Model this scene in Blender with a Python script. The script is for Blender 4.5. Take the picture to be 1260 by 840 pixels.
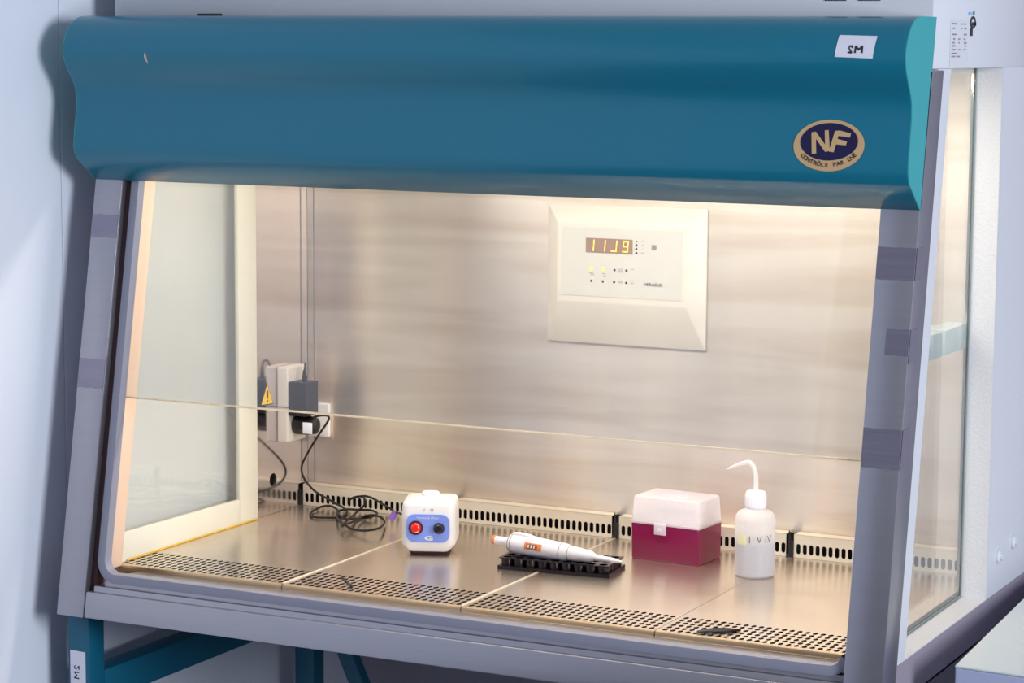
import bpy, bmesh, math, random
from mathutils import Vector, Matrix
random.seed(7)
for o in list(bpy.data.objects): bpy.data.objects.remove(o, do_unlink=True)
S = bpy.context.scene
COL = S.collection

# ---------------------------------------------------------------- camera
YAW, PITCH, ROLL, FPX = 0.465304, 0.123715, 0.006459, 2946.92
CP = Vector((2.161862, -2.957210, 0.796296))
f = Vector((-math.sin(YAW)*math.cos(PITCH), math.cos(YAW)*math.cos(PITCH), -math.sin(PITCH)))
r = Vector((math.cos(YAW), math.sin(YAW), 0)); u = r.cross(f)
r2 = math.cos(ROLL)*r + math.sin(ROLL)*u; u2 = -math.sin(ROLL)*r + math.cos(ROLL)*u
cd = bpy.data.cameras.new('camera'); cam = bpy.data.objects.new('camera', cd); COL.objects.link(cam)
m = Matrix((( r2.x, u2.x, -f.x, CP.x), (r2.y, u2.y, -f.y, CP.y), (r2.z, u2.z, -f.z, CP.z), (0, 0, 0, 1)))
cam.matrix_world = m
cd.sensor_width = 36; cd.lens = FPX*36/1260; cd.clip_start = .05; cd.clip_end = 60
S.camera = cam

# ---------------------------------------------------------------- world, lights, exposure
w = bpy.data.worlds.new('room_light'); S.world = w; w.use_nodes = True
nt = w.node_tree; bgn = nt.nodes['Background']; bgn.inputs[1].default_value = .36
tcn = nt.nodes.new('ShaderNodeTexCoord'); sxn = nt.nodes.new('ShaderNodeSeparateXYZ'); crn = nt.nodes.new('ShaderNodeValToRGB')
mrn = nt.nodes.new('ShaderNodeMapRange'); mrn.inputs['From Min'].default_value = -1; mrn.inputs['From Max'].default_value = 1
nt.links.new(tcn.outputs['Generated'], sxn.inputs[0]); nt.links.new(sxn.outputs['Z'], mrn.inputs['Value'])
nt.links.new(mrn.outputs[0], crn.inputs[0]); nt.links.new(crn.outputs[0], bgn.inputs[0])
crn.color_ramp.elements[0].color = (.20, .22, .28, 1); crn.color_ramp.elements[1].color = (.90, .95, 1.12, 1)   # darker floor, pale ceiling
S.view_settings.view_transform = 'Standard'; S.view_settings.look = 'None'
S.view_settings.gamma = 1; S.view_settings.use_curve_mapping = False
S.view_settings.exposure = 0.0

def area(name, loc, target, sx, sy, power, color):
    d = bpy.data.lights.new(name, 'AREA'); d.shape = 'RECTANGLE'; d.size = sx; d.size_y = sy
    d.energy = power; d.color = color
    o = bpy.data.objects.new(name, d); COL.objects.link(o); o.location = loc
    o.rotation_euler = (Vector(target)-Vector(loc)).to_track_quat('-Z', 'Y').to_euler()
    return o
area('window_daylight', (4.4, -1.62, 1.0), (0, 0, .55), 1.1, 1.3, 138, (.86, .92, 1))
# the cabinet's own fluorescent tubes under its ceiling
area('cabinet_tube_light', (.66, .17, .742), (.66, .25, 0), 1.02, .07, 9.0, (1, .92, .79))

# ---------------------------------------------------------------- materials
def lin(c):
    return tuple(((v/255)/12.92 if v/255 <= .04045 else ((v/255+.055)/1.055)**2.4) for v in c)
def mat(name, rgb, rough=.5, metal=0., noise=None, bump=0., coat=0., **kw):
    """rgb is an sRGB 0-255 triple; noise = (scale xyz, amount) varies colour and roughness a little."""
    M = bpy.data.materials.new(name); M.use_nodes = True
    nt = M.node_tree; b = nt.nodes['Principled BSDF']; c = lin(rgb)+(1,)
    b.inputs['Base Color'].default_value = c; b.inputs['Roughness'].default_value = rough
    b.inputs['Metallic'].default_value = metal; b.inputs['Coat Weight'].default_value = coat
    for k, v in kw.items(): b.inputs[k.replace('_', ' ')].default_value = v
    sc, amt = noise if noise else ((30, 30, 30), .04)
    tc = nt.nodes.new('ShaderNodeTexCoord'); mp = nt.nodes.new('ShaderNodeMapping')
    mp.inputs['Scale'].default_value = sc
    n = nt.nodes.new('ShaderNodeTexNoise'); n.inputs['Scale'].default_value = 1; n.inputs['Detail'].default_value = 4
    nt.links.new(tc.outputs['Object'], mp.inputs[0]); nt.links.new(mp.outputs[0], n.inputs['Vector'])
    mr = nt.nodes.new('ShaderNodeMapRange'); mr.inputs['To Min'].default_value = 1-amt; mr.inputs['To Max'].default_value = 1+amt
    nt.links.new(n.outputs['Fac'], mr.inputs['Value'])
    mx = nt.nodes.new('ShaderNodeMix'); mx.data_type = 'RGBA'; mx.blend_type = 'MULTIPLY'; mx.inputs[0].default_value = 1
    mx.inputs[6].default_value = c; nt.links.new(mr.outputs[0], mx.inputs[7]); nt.links.new(mx.outputs[2], b.inputs['Base Color'])
    mm = nt.nodes.new('ShaderNodeMath'); mm.operation = 'MULTIPLY'; mm.inputs[0].default_value = rough
    nt.links.new(mr.outputs[0], mm.inputs[1]); nt.links.new(mm.outputs[0], b.inputs['Roughness'])
    if bump:
        bp = nt.nodes.new('ShaderNodeBump'); bp.inputs['Strength'].default_value = bump; bp.inputs['Distance'].default_value = .002
        nt.links.new(n.outputs['Fac'], bp.inputs['Height']); nt.links.new(bp.outputs[0], b.inputs['Normal'])
    M['bsdf'] = b.name
    return M
def blotch(M, scale, rgb, lo=.45, hi=.75):
    nt = M.node_tree; b = nt.nodes['Principled BSDF']; src = b.inputs['Base Color'].links[0].from_socket
    tc = nt.nodes.new('ShaderNodeTexCoord'); mp = nt.nodes.new('ShaderNodeMapping'); mp.inputs['Scale'].default_value = scale
    n = nt.nodes.new('ShaderNodeTexNoise'); n.inputs['Scale'].default_value = 1; n.inputs['Detail'].default_value = 6; n.inputs['Distortion'].default_value = .6
    nt.links.new(tc.outputs['Object'], mp.inputs[0]); nt.links.new(mp.outputs[0], n.inputs['Vector'])
    mr = nt.nodes.new('ShaderNodeMapRange'); mr.inputs['From Min'].default_value = lo; mr.inputs['From Max'].default_value = hi
    nt.links.new(n.outputs['Fac'], mr.inputs['Value'])
    mx = nt.nodes.new('ShaderNodeMix'); mx.data_type = 'RGBA'; mx.blend_type = 'MULTIPLY'
    nt.links.new(mr.outputs[0], mx.inputs[0]); nt.links.new(src, mx.inputs[6]); mx.inputs[7].default_value = lin(rgb)+(1,)
    nt.links.new(mx.outputs[2], b.inputs['Base Color'])
    return M
def aniso(M, amount, tangent):
    nt = M.node_tree; b = nt.nodes['Principled BSDF']; b.inputs['Anisotropic'].default_value = amount
    v = nt.nodes.new('ShaderNodeCombineXYZ')
    for i in range(3): v.inputs[i].default_value = tangent[i]
    nt.links.new(v.outputs[0], b.inputs['Tangent'])
    return M
def emis(name, rgb, strength):
    M = bpy.data.materials.new(name); M.use_nodes = True; b = M.node_tree.nodes['Principled BSDF']
    b.inputs['Base Color'].default_value = lin(rgb)+(1,)
    b.inputs['Emission Color'].default_value = lin(rgb)+(1,); b.inputs['Emission Strength'].default_value = strength
    return M
def glass(name, tint, dust=.03, gl=1.0, ior=1.5):
    M = bpy.data.materials.new(name); M.use_nodes = True; nt = M.node_tree; nt.nodes.clear()
    out = nt.nodes.new('ShaderNodeOutputMaterial')
    t = nt.nodes.new('ShaderNodeBsdfTransparent'); t.inputs[0].default_value = (*tint, 1)
    g = nt.nodes.new('ShaderNodeBsdfGlossy'); g.inputs['Roughness'].default_value = .02; g.inputs[0].default_value = (gl, gl, gl, 1)
    d = nt.nodes.new('ShaderNodeBsdfDiffuse'); d.inputs[0].default_value = (.8, .82, .85, 1)
    lw = nt.nodes.new('ShaderNodeLayerWeight'); lw.inputs[0].default_value = .5      # Schlick curve, the same on both faces of the pane
    pw = nt.nodes.new('ShaderNodeMath'); pw.operation = 'POWER'; pw.inputs[1].default_value = 5
    fr = nt.nodes.new('ShaderNodeMapRange'); fr.inputs['To Min'].default_value = .04
    nt.links.new(lw.outputs['Facing'], pw.inputs[0]); nt.links.new(pw.outputs[0], fr.inputs['Value'])
    a = nt.nodes.new('ShaderNodeMixShader'); bb = nt.nodes.new('ShaderNodeMixShader')
    nt.links.new(fr.outputs[0], a.inputs[0]); nt.links.new(t.outputs[0], a.inputs[1]); nt.links.new(g.outputs[0], a.inputs[2])
    n = nt.nodes.new('ShaderNodeTexNoise'); n.inputs['Scale'].default_value = 9
    mr = nt.nodes.new('ShaderNodeMapRange'); mr.inputs['To Min'].default_value = dust*.6; mr.inputs['To Max'].default_value = dust*1.4
    nt.links.new(n.outputs['Fac'], mr.inputs['Value']); nt.links.new(mr.outputs[0], bb.inputs[0])
    nt.links.new(a.outputs[0], bb.inputs[1]); nt.links.new(d.outputs[0], bb.inputs[2]); nt.links.new(bb.outputs[0], out.inputs[0])
    return M
def plastic_translucent(name, rgb, transp=.25, rough=.35):
    M = bpy.data.materials.new(name); M.use_nodes = True; nt = M.node_tree; nt.nodes.clear(); c = lin(rgb)+(1,)
    out = nt.nodes.new('ShaderNodeOutputMaterial')
    d = nt.nodes.new('ShaderNodeBsdfPrincipled'); d.inputs['Base Color'].default_value = c; d.inputs['Roughness'].default_value = rough
    tl = nt.nodes.new('ShaderNodeBsdfTranslucent'); tl.inputs[0].default_value = c
    tp = nt.nodes.new('ShaderNodeBsdfTransparent'); tp.inputs[0].default_value = c
    a = nt.nodes.new('ShaderNodeMixShader'); a.inputs[0].default_value = .45
    b = nt.nodes.new('ShaderNodeMixShader'); b.inputs[0].default_value = transp
    n = nt.nodes.new('ShaderNodeTexNoise'); n.inputs['Scale'].default_value = 25
    mr = nt.nodes.new('ShaderNodeMapRange'); mr.inputs['To Min'].default_value = transp*.85; mr.inputs['To Max'].default_value = transp*1.15
    nt.links.new(n.outputs['Fac'], mr.inputs['Value']); nt.links.new(mr.outputs[0], b.inputs[0])
    nt.links.new(d.outputs[0], a.inputs[1]); nt.links.new(tl.outputs[0], a.inputs[2])
    nt.links.new(a.outputs[0], b.inputs[1]); nt.links.new(tp.outputs[0], b.inputs[2]); nt.links.new(b.outputs[0], out.inputs[0])
    return M

M_wall = mat('wall_paint', (228, 232, 244), .55, noise=((3, 3, 3), .02))
M_backwall = mat('shaded_back_wall_paint', (158, 154, 168), .6, noise=((3, 3, 3), .02))  # wall colour darkened to hold the shade beneath the cabinet
M_floor = mat('floor_vinyl', (96, 98, 106), .4, noise=((6, 6, 6), .08))
M_house = mat('housing_enamel', (206, 208, 215), .38, noise=((4, 4, 4), .015))
M_endcap = mat('daylit_teal_end_cap', (44, 152, 158), .4)  # hood teal lightened to paint in the daylight on its end faces
M_teal = mat('teal_enamel', (0, 112, 138), .3, coat=.2, noise=((3, 3, 3), .03))
M_tealstand = mat('teal_stand_enamel', (8, 92, 120), .4, noise=((8, 8, 8), .05))
M_frame = aniso(mat('brushed_frame_steel', (172, 170, 178), .34, .9, noise=((6, 6, 160), .06), bump=.05), .4, (1, 0, 0))
M_back = aniso(mat('brushed_back_steel', (238, 226, 214), .38, .93, noise=((13, 1, .7), .10), bump=.0), .85, (0, 0, 1))
blotch(M_back, (1.6, 1, 16), (226, 215, 205), .42, .75)
M_side = mat('polished_side_steel', (228, 222, 226), .11, 1., noise=((60, 1.5, 1.5), .06))
M_tray = aniso(mat('tray_steel', (222, 210, 197), .24, .95, noise=((3, 60, 3), .06), bump=.0), .8, (0, 1, 0))
blotch(M_tray, (4, 3, 3), (226, 214, 200), .45, .75)
M_flange = mat('flange_steel', (232, 222, 206), .34, .45, noise=((60, 60, 60), .04))
M_dark = mat('opening_shade', (16, 9, 12), .8)  # near-black colour stands in for shade inside holes and slots
M_skirt = mat('grey_skirt_paint', (150, 142, 154), .35)
M_hem = mat('rolled_hem_steel', (214, 184, 146), .3, .85)
M_gasket = mat('dark_red_gasket', (52, 14, 22), .55)
M_seal = mat('grey_rubber_profile', (138, 138, 154), .34)
M_cream = mat('cream_frame', (212, 208, 194), .4, noise=((20, 20, 20), .03))
M_pink = mat('beige_beam', (226, 196, 174), .42, noise=((5, 5, 60), .04))
M_reveal = mat('textured_reveal_paint', (212, 210, 212), .45, noise=((240, 240, 240), .05), bump=.5)
M_glass = glass('clear_sash_glass', (.95, .955, .95), .035)
M_sideglass = glass('side_window_glass', (.97, .975, .95), .05)
M_edge = plastic_translucent('lamplit_glass_edge', (255, 244, 220), .1, .15)  # cream colour stands in for lamp light guided along the sash edge
M_panel = mat('control_panel_plastic', (216, 208, 198), .42)
M_membrane = mat('control_membrane', (206, 202, 196), .3)
M_display = mat('display_window', (150, 118, 98), .2)
M_digit = emis('lit_amber_segments', (255, 205, 70), 1.1)
M_led = emis('lit_yellow_lamp', (240, 235, 70), .9)
M_ink = mat('dark_ink', (44, 40, 52), .6)
M_greyink = mat('grey_ink', (140, 134, 132), .6)
M_black = mat('black_plastic', (26, 18, 24), .35)
M_blackgloss = mat('black_rack_plastic', (24, 12, 20), .22)
M_greyadp = mat('charcoal_adapter_plastic', (28, 20, 30), .4)
M_white = mat('white_plastic', (228, 224, 224), .35)
M_tape = mat('clear_tape', (146, 141, 158), .22, .7, noise=((8, 8, 120), .10), bump=.5)
M_paper = mat('white_paper_label', (226, 226, 238), .6)
M_palebox = mat('grey_blue_box_plastic', (176, 190, 192), .4)
M_gold = mat('gold_foil', (214, 176, 128), .4, .2)
M_navy = mat('navy_print', (16, 8, 66), .4)
M_yellow = mat('warning_yellow', (245, 195, 30), .45)
M_magenta = mat('magenta_plastic', (128, 6, 68), .32, noise=((30, 30, 30), .02))
M_lid = plastic_translucent('frosted_lid_plastic', (254, 250, 255), .3)
M_ldpe = plastic_translucent('milky_bottle_plastic', (255, 253, 255), .34)
M_liquid = plastic_translucent('clear_liquid', (196, 194, 210), .2, .1)
M_cap = mat('white_cap_plastic', (240, 238, 246), .4)
M_blue = mat('periwinkle_panel', (128, 152, 232), .4)
M_red = mat('red_lens', (225, 20, 14), .15, coat=1)
M_cable = mat('black_cable_rubber', (18, 8, 10), .55)
M_purple = mat('purple_tag_plastic', (150, 110, 205), .45)
M_orange = mat('orange_plastic', (232, 128, 66), .4)
M_lcd = mat('counter_window', (120, 84, 62), .3)
M_pip = mat('pipette_plastic', (232, 226, 232), .35)
M_bench = mat('bench_top_laminate', (208, 214, 212), .14, noise=((5, 5, 5), .02))
M_benchside = mat('bench_side', (176, 182, 214), .4)
M_yellowglue = mat('old_yellow_sealant', (206, 168, 60), .5)
M_chip = mat('bare_filler', (205, 186, 170), .7)

# ---------------------------------------------------------------- helpers
def T(o, label=None, cat=None, group=None, kind=None):
    if label: o['label'] = label
    if cat: o['category'] = cat
    if group: o['group'] = group
    if kind: o['kind'] = kind
    return o
def empty(name, loc, label, cat, rz=0, group=None):
    o = bpy.data.objects.new(name, None); COL.objects.link(o); o.location = loc; o.rotation_euler = (0, 0, rz)
    o.empty_display_size = .02
    return T(o, label, cat, group)
def finish(name, bm, mt, parent=None, smooth=False, local=False):
    """bm in world coordinates unless local; placed under parent without moving."""
    bmesh.ops.recalc_face_normals(bm, faces=bm.faces)
    me = bpy.data.meshes.new(name); bm.to_mesh(me); bm.free()
    me.materials.append(mt)
    if smooth:
        me.shade_smooth()
        if hasattr(me, 'set_sharp_from_angle'): me.set_sharp_from_angle(angle=math.radians(38))
    o = bpy.data.objects.new(name, me); COL.objects.link(o)
    if parent:
        o.parent = parent
    return o
def box_bm(x0, x1, y0, y1, z0, z1, bev=0., bm=None, seg=2):
    b = bmesh.new()
    bmesh.ops.create_cube(b, size=1)
    for v in b.verts:
        v.co = Vector(((x0+x1)/2+v.co.x*(x1-x0), (y0+y1)/2+v.co.y*(y1-y0), (z0+z1)/2+v.co.z*(z1-z0)))
    if bev: bmesh.ops.bevel(b, geom=b.edges[:], offset=bev, segments=seg, affect='EDGES', profile=.5)
    if bm is None: return b
    merge(bm, b); return bm
def merge(dst, src):
    me = bpy.data.meshes.new('tmp'); src.to_mesh(me); src.free(); dst.from_mesh(me); bpy.data.meshes.remove(me)
def box(name, x0, x1, y0, y1, z0, z1, mt, parent=None, bev=.001, seg=2):
    return finish(name, box_bm(x0, x1, y0, y1, z0, z1, bev, seg=seg), mt, parent, smooth=bev > 0)
def prism_bm(pts, ext, bev=0.):
    """pts: list of 3-D points (planar loop); ext: extrusion vector."""
    b = bmesh.new(); vs = [b.verts.new(p) for p in pts]; fc = b.faces.new(vs)
    g = bmesh.ops.extrude_face_region(b, geom=[fc])
    for v in g['geom']:
        if isinstance(v, bmesh.types.BMVert): v.co += Vector(ext)
    if bev: bmesh.ops.bevel(b, geom=b.edges[:], offset=bev, segments=2, affect='EDGES', profile=.5)
    return b
def holed_plate(outer, holes, to3, ext):
    """2-D outline with holes -> plate with thickness. to3 maps (a,b)->3-D"""
    b = bmesh.new(); es = []
    for loop in [outer]+holes:
        vs = [b.verts.new(to3(*p)) for p in loop]
        for i in range(len(vs)): es.append(b.edges.new((vs[i], vs[(i+1) % len(vs)])))
    bmesh.ops.triangle_fill(b, use_beauty=True, use_dissolve=False, edges=es)
    g = bmesh.ops.extrude_face_region(b, geom=b.faces[:])
    for v in g['geom']:
        if isinstance(v, bmesh.types.BMVert): v.co += Vector(ext)
    return b
def ellipse(cx, cy, rx, ry, n=8, ph=0):
    return [(cx+rx*math.cos(2*math.pi*i/n+ph), cy+ry*math.sin(2*math.pi*i/n+ph)) for i in range(n)]
def lathe_bm(prof, axis_o=(0, 0, 0), axis=(0, 0, 1), n=28):
    """prof: (radius, t) along axis"""
    b = bmesh.new(); q = Vector((0, 0, 1)).rotation_difference(Vector(axis).normalized()); O = Vector(axis_o); rings = []
    for (rr, t) in prof:
        if rr < 1e-6: rings.append([b.verts.new(O+q@Vector((0, 0, t)))])
        else: rings.append([b.verts.new(O+q@Vector((rr*math.cos(2*math.pi*i/n), rr*math.sin(2*math.pi*i/n), t))) for i in range(n)])
    for A, B in zip(rings, rings[1:]):
        for i in range(n):
            j = (i+1) % n
            if len(A) == 1 and len(B) == 1: continue
            if len(A) == 1: b.faces.new((A[0], B[i], B[j]))
            elif len(B) == 1: b.faces.new((A[i], A[j], B[0]))
            else: b.faces.new((A[i], A[j], B[j], B[i]))
    return b
def catmull(pts, k=6, closed=False):
    P = [Vector(p) for p in pts]; out = []
    n = len(P)
    for i in range(n-1):
        p0 = P[i-1] if i > 0 else 2*P[0]-P[1]; p1 = P[i]; p2 = P[i+1]; p3 = P[i+2] if i+2 < n else 2*P[-1]-P[-2]
        for s in range(k):
            t = s/k
            out.append(.5*((2*p1)+(-p0+p2)*t+(2*p0-5*p1+4*p2-p3)*t*t+(-p0+3*p1-3*p2+p3)*t**3))
    out.append(P[-1]); return out
def tube_bm(pts, rad, n=8, taper=None):
    b = bmesh.new(); rings = []; N = len(pts); prev = None
    for i, p in enumerate(pts):
        d = (Vector(pts[min(i+1, N-1)])-Vector(pts[max(i-1, 0)])).normalized()
        if prev is None:
            a = d.orthogonal().normalized()
        else:
            a = (prev-d*prev.dot(d)).normalized()
        prev = a; c = d.cross(a); rr = rad if taper is None else taper(i/(N-1))
        rings.append([b.verts.new(Vector(p)+rr*(a*math.cos(2*math.pi*k/n)+c*math.sin(2*math.pi*k/n))) for k in range(n)])
    for A, B in zip(rings, rings[1:]):
        for k in range(n): b.faces.new((A[k], A[(k+1) % n], B[(k+1) % n], B[k]))
    b.faces.new(rings[0][::-1]); b.faces.new(rings[-1]); return b
def rrect(hw, hh, rad, n=5, cx=0, cy=0):
    out = []
    for (sx, sy, a0) in ((1, 1, 0), (-1, 1, 90), (-1, -1, 180), (1, -1, 270)):
        for i in range(n+1):
            a = math.radians(a0+90*i/n)
            out.append((cx+sx*(hw-rad)+rad*math.cos(a), cy+sy*(hh-rad)+rad*math.sin(a)))
    return out
def loft_bm(sections):
    """sections: list of (z, loop2d)"""
    b = bmesh.new(); R = [[b.verts.new((x, y, z)) for x, y in loop] for z, loop in sections]
    n = len(R[0])
    for A, B in zip(R, R[1:]):
        for i in range(n): b.faces.new((A[i], A[(i+1) % n], B[(i+1) % n], B[i]))
    b.faces.new(R[0][::-1]); b.faces.new(R[-1]); return b
def text_bm(s, size, align='CENTER', bold=0., spacing=1.):
    """flat text mesh in the XY plane"""
    c = bpy.data.curves.new('t', 'FONT'); c.body = s; c.size = size; c.align_x = align; c.align_y = 'CENTER'
    c.offset = bold; c.space_character = spacing; c.resolution_u = 3
    o = bpy.data.objects.new('t', c); COL.objects.link(o)
    bpy.context.view_layer.update()
    me = bpy.data.meshes.new_from_object(o.evaluated_get(bpy.context.evaluated_depsgraph_get()))
    bpy.data.objects.remove(o); b = bmesh.new(); b.from_mesh(me); bpy.data.meshes.remove(me); return b
def map_bm(b, fn):
    for v in b.verts: v.co = Vector(fn(v.co.x, v.co.y, v.co.z))
    return b
def flat_text(name, s, size, fn, mt, parent, **k):
    b = map_bm(text_bm(s, size, **k), fn)
    me = bpy.data.meshes.new(name); b.to_mesh(me); b.free(); me.materials.append(mt)
    o = bpy.data.objects.new(name, me); COL.objects.link(o); o.parent = parent; return o
def ngon(pts2, fn):
    b = bmesh.new(); b.faces.new([b.verts.new(fn(*p)) for p in pts2]); return b

# ---------------------------------------------------------------- the slanted front plane
SL = .175
def sy(z, off=0.): return -(.588-z)*SL+off       # Y of the front plane at height z
def slab(name, x0, x1, z0, z1, off0, off1, mt, parent, bev=.0015):
    b = box_bm(x0, x1, 0, 1, z0, z1, 0)
    for v in b.verts: v.co.y = sy(v.co.z, off0 if v.co.y < .5 else off1)
    if bev: bmesh.ops.bevel(b, geom=b.edges[:], offset=bev, segments=2, affect='EDGES', profile=.5)
    return finish(name, b, mt, parent, smooth=bev > 0)

# ================================================================= SETTING
FL = -.85
def struct(name, x0, x1, y0, y1, z0, z1, mt):
    o = box(name, x0, x1, y0, y1, z0, z1, mt, None, 0); T(o, kind='structure'); return o
struct('floor', -.2, 4.5, -5, .95, FL-.05, FL, M_floor)
struct('wall_back', -.2, 4.5, .85, .95, FL, 2.2, M_backwall)
wl = bmesh.new()   # left wall: two flush boards with a fine vertical joint between them
box_bm(-.19, -.09, -3.5, -.0055, FL, 2.2, .0012, wl); box_bm(-.19, -.09, -.0035, .85, FL, 2.2, .0012, wl)
o = finish('wall_left', wl, M_wall, None); T(o, kind='structure')

# ================================================================= CABINET
CAB = empty('safety_cabinet', (0, 0, 0), 'long teal hooded laboratory safety cabinet with slanted glass sash and lit steel interior', 'cabinet')

# upper housing (white enamel box above the working chamber)
b = bmesh.new()
box_bm(-.034, 1.25, .06, .64, .767, 1.25, .002, b)
HOUSE = finish('upper_housing', b, M_house, CAB, smooth=True)
# ventilation slots on its front
for x0, x1 in ((1.1028, 1.1329), (1.1484, 1.1792)):
    for k in range(8):
        xx = x0+(x1-x0)*(k+.5)/8
        box('vent_slot', xx-.0014, xx+.0014, .0588, .0602, .8545, .885, M_ink, HOUSE, 0)

# hood --------------------------------------------------------------
prof = [(.050, .8335), (-.012, .8335), (-.034, .8315), (-.052, .823), (-.066, .809), (-.0745, .792), (-.0762, .779), (-.072, .766),
        (-.0630, .7515), (-.0525, .7375), (-.0462, .724), (-.0444, .709), (-.0458, .694), (-.0485, .677), (-.0512, .660),
        (-.0530, .646), (-.0520, .634), (-.0460, .6225)]
pc = catmull([(0, y, z) for y, z in prof[1:]], 5)
loop = [(prof[0][0], prof[0][1])]+[(p.y, p.z) for p in pc]+[(.0005, .5885), (.003, .5885)]
def hoodY(z):
    best = None
    for A, B in zip(pc, pc[1:]):
        if (A.z-z)*(B.z-z) <= 0 and abs(A.z-B.z) > 1e-9:
            t = (A.z-z)/(A.z-B.z); return A.y+(B.y-A.y)*t
    return pc[-1].y
hb = prism_bm([(-.0285, y, z) for y, z in loop], (1.2845, 0, 0))
HOOD = finish('hood', hb, M_teal, CAB, smooth=True)
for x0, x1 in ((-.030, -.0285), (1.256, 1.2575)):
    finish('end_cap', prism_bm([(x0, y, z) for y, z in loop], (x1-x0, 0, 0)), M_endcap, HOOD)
def drape(bm, eps, cuts=True):
    if cuts:
        for _ in range(5):
            L = [e for e in bm.edges if e.calc_length() > .007]
            if not L: break
            bmesh.ops.subdivide_edges(bm, edges=L, cuts=1)
            bmesh.ops.triangulate(bm, faces=[q for q in bm.faces if len(q.verts) > 4])
    for v in bm.verts: v.co.y = hoodY(v.co.z)-eps
    return bm
def px(x, y):            # NF sticker: photo coordinates on the hood face
    return (1.1042+.001084*(x-977)+.000024*(y-178), 0, .6702+.0000264*(x-977)-.001031*(y-178))
def cc(x, y): return px(960+x/6, 130+y/6)
def disc(cx, cy, rx, ry, n=48, rings=5):
    b = bmesh.new(); c = b.verts.new(cc(cx, cy)); prev = None
    for k in range(1, rings+1):
        R_ = [b.verts.new(cc(cx+rx*k/rings*math.cos(2*math.pi*i/n), cy+ry*k/rings*math.sin(2*math.pi*i/n))) for i in range(n)]
        for i in range(n):
            j = (i+1) % n
            if prev is None: b.faces.new((c, R_[i], R_[j]))
            else: b.faces.new((prev[i], prev[j], R_[j], R_[i]))
        prev = R_
    return b
STK = finish('certification_sticker', drape(disc(361, 294, 262, 190), .0007, False), M_gold, HOOD)
T(STK, 'oval gold and navy NF sticker')
finish('navy_oval', drape(disc(363, 266, 212, 138), .0013, False), M_navy, STK)
lt = bmesh.new()
for poly in ([(230, 196), (262, 191), (274, 351), (241, 356)], [(230, 196), (262, 191), (372, 334), (338, 340)],
             [(328, 182), (356, 180), (374, 334), (340, 338)],
             [(404, 186), (440, 186), (402, 343), (366, 338)], [(404, 186), (440, 184), (522, 206), (516, 236), (400, 218)],
             [(404, 256), (404, 240), (496, 264), (489, 292), (398, 284)]):
    lt_ = bmesh.new(); lt_.faces.new([lt_.verts.new(cc(*p)) for p in poly]); bmesh.ops.triangulate(lt_, faces=lt_.faces[:]); merge(lt, lt_)
finish('printed_letters', drape(lt, .0019), M_gold, STK)
arc = bmesh.new(); word = 'CONTRÔLE PAR LNE'
for i, ch in enumerate(word):
    if ch == ' ': continue
    a = math.radians(144-(i)*(110/(len(word)-1)))
    ex, ey = 363+232*math.cos(a), 272+165*math.sin(a)
    tx, ty = 232*math.sin(a), -165*math.cos(a); L = math.hypot(tx, ty); tx /= L; ty /= L
    tb = text_bm(ch, 44, bold=.5)
    map_bm(tb, lambda x, y, z: cc(ex+tx*x+ty*y, ey+ty*x-tx*y)); merge(arc, tb)
finish('ring_lettering', drape(arc, .0014, False), M_ink, STK)
# white label with the reversed handwriting
LB = bmesh.new()
lq = [(1.1676, .8096), (1.2174, .8085), (1.2150, .7807), (1.1651, .7823)]
g = 6; V = [[None]*(g+1) for _ in range(g+1)]
for i in range(g+1):
    for j in range(g+1):
        s, t = i/g, j/g
        a = Vector(lq[0]).lerp(Vector(lq[1]), s); c2 = Vector(lq[3]).lerp(Vector(lq[2]), s); q = a.lerp(c2, t)
        V[i][j] = LB.verts.new((q.x, 0, q.y))
for i in range(g):
    for j in range(g): LB.faces.new((V[i][j], V[i+1][j], V[i+1][j+1], V[i][j+1]))
LBL = finish('name_label', drape(LB, .0007, False), M_paper, HOOD); T(LBL, 'white label lettered in black')
def strokes(lines, wd, fn):
    """pen strokes as flat quads; fn maps (a, b) to a point"""
    b = bmesh.new()
    for ln in lines:
        for (p, q_) in zip(ln, ln[1:]):
            dx, dy = q_[0]-p[0], q_[1]-p[1]; L_ = math.hypot(dx, dy); nx, ny = -dy/L_*wd/2, dx/L_*wd/2; ex2, ey2 = dx/L_*wd*.35, dy/L_*wd*.35
            b.faces.new([b.verts.new(fn(*c_)) for c_ in ((p[0]-ex2+nx, p[1]-ey2+ny), (p[0]-ex2-nx, p[1]-ey2-ny), (q_[0]+ex2-nx, q_[1]+ey2-ny), (q_[0]+ex2+nx, q_[1]+ey2+ny))])
    return b
PEN_M = [[(0, 0), (.02, 1), (.5, .45), (.96, 1), (1, 0)]]
PEN_2R = [[(1, .78), (.8, 1), (.35, 1), (.12, .78), (.3, .52), (.85, .12), (.95, 0), (.1, .03)]]
wr = bmesh.new()
merge(wr, strokes(PEN_2R, .27, lambda a, c: (1.1828+a*.0050, 0, .7878+c*.0082)))
merge(wr, strokes(PEN_M, .26, lambda a, c: (1.1918+a*.0090, 0, .7880+c*.0078)))
finish('handwriting', drape(wr, .0013, False), M_ink, LBL)
# paint chip
finish('paint_chip', drape(map_bm(ngon([(.5, 1), (.9, .3), (.8, -.9), (.45, -1), (0, -.4), (.1, .5)], lambda a, c: (0, 0, 0)) if 0 else
       ngon([(.1185, .7805), (.1195, .775), (.1195, .7635), (.117, .768), (.1155, .7735), (.1165, .778)], lambda a, c: (a, 0, c)),
       lambda x, y, z: (x, y, z)), .0006, False), M_chip, HOOD)
box('hinge_tab', .137, .167, .030, .052, .8335, .8375, M_ink, HOOD, .001)

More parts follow.
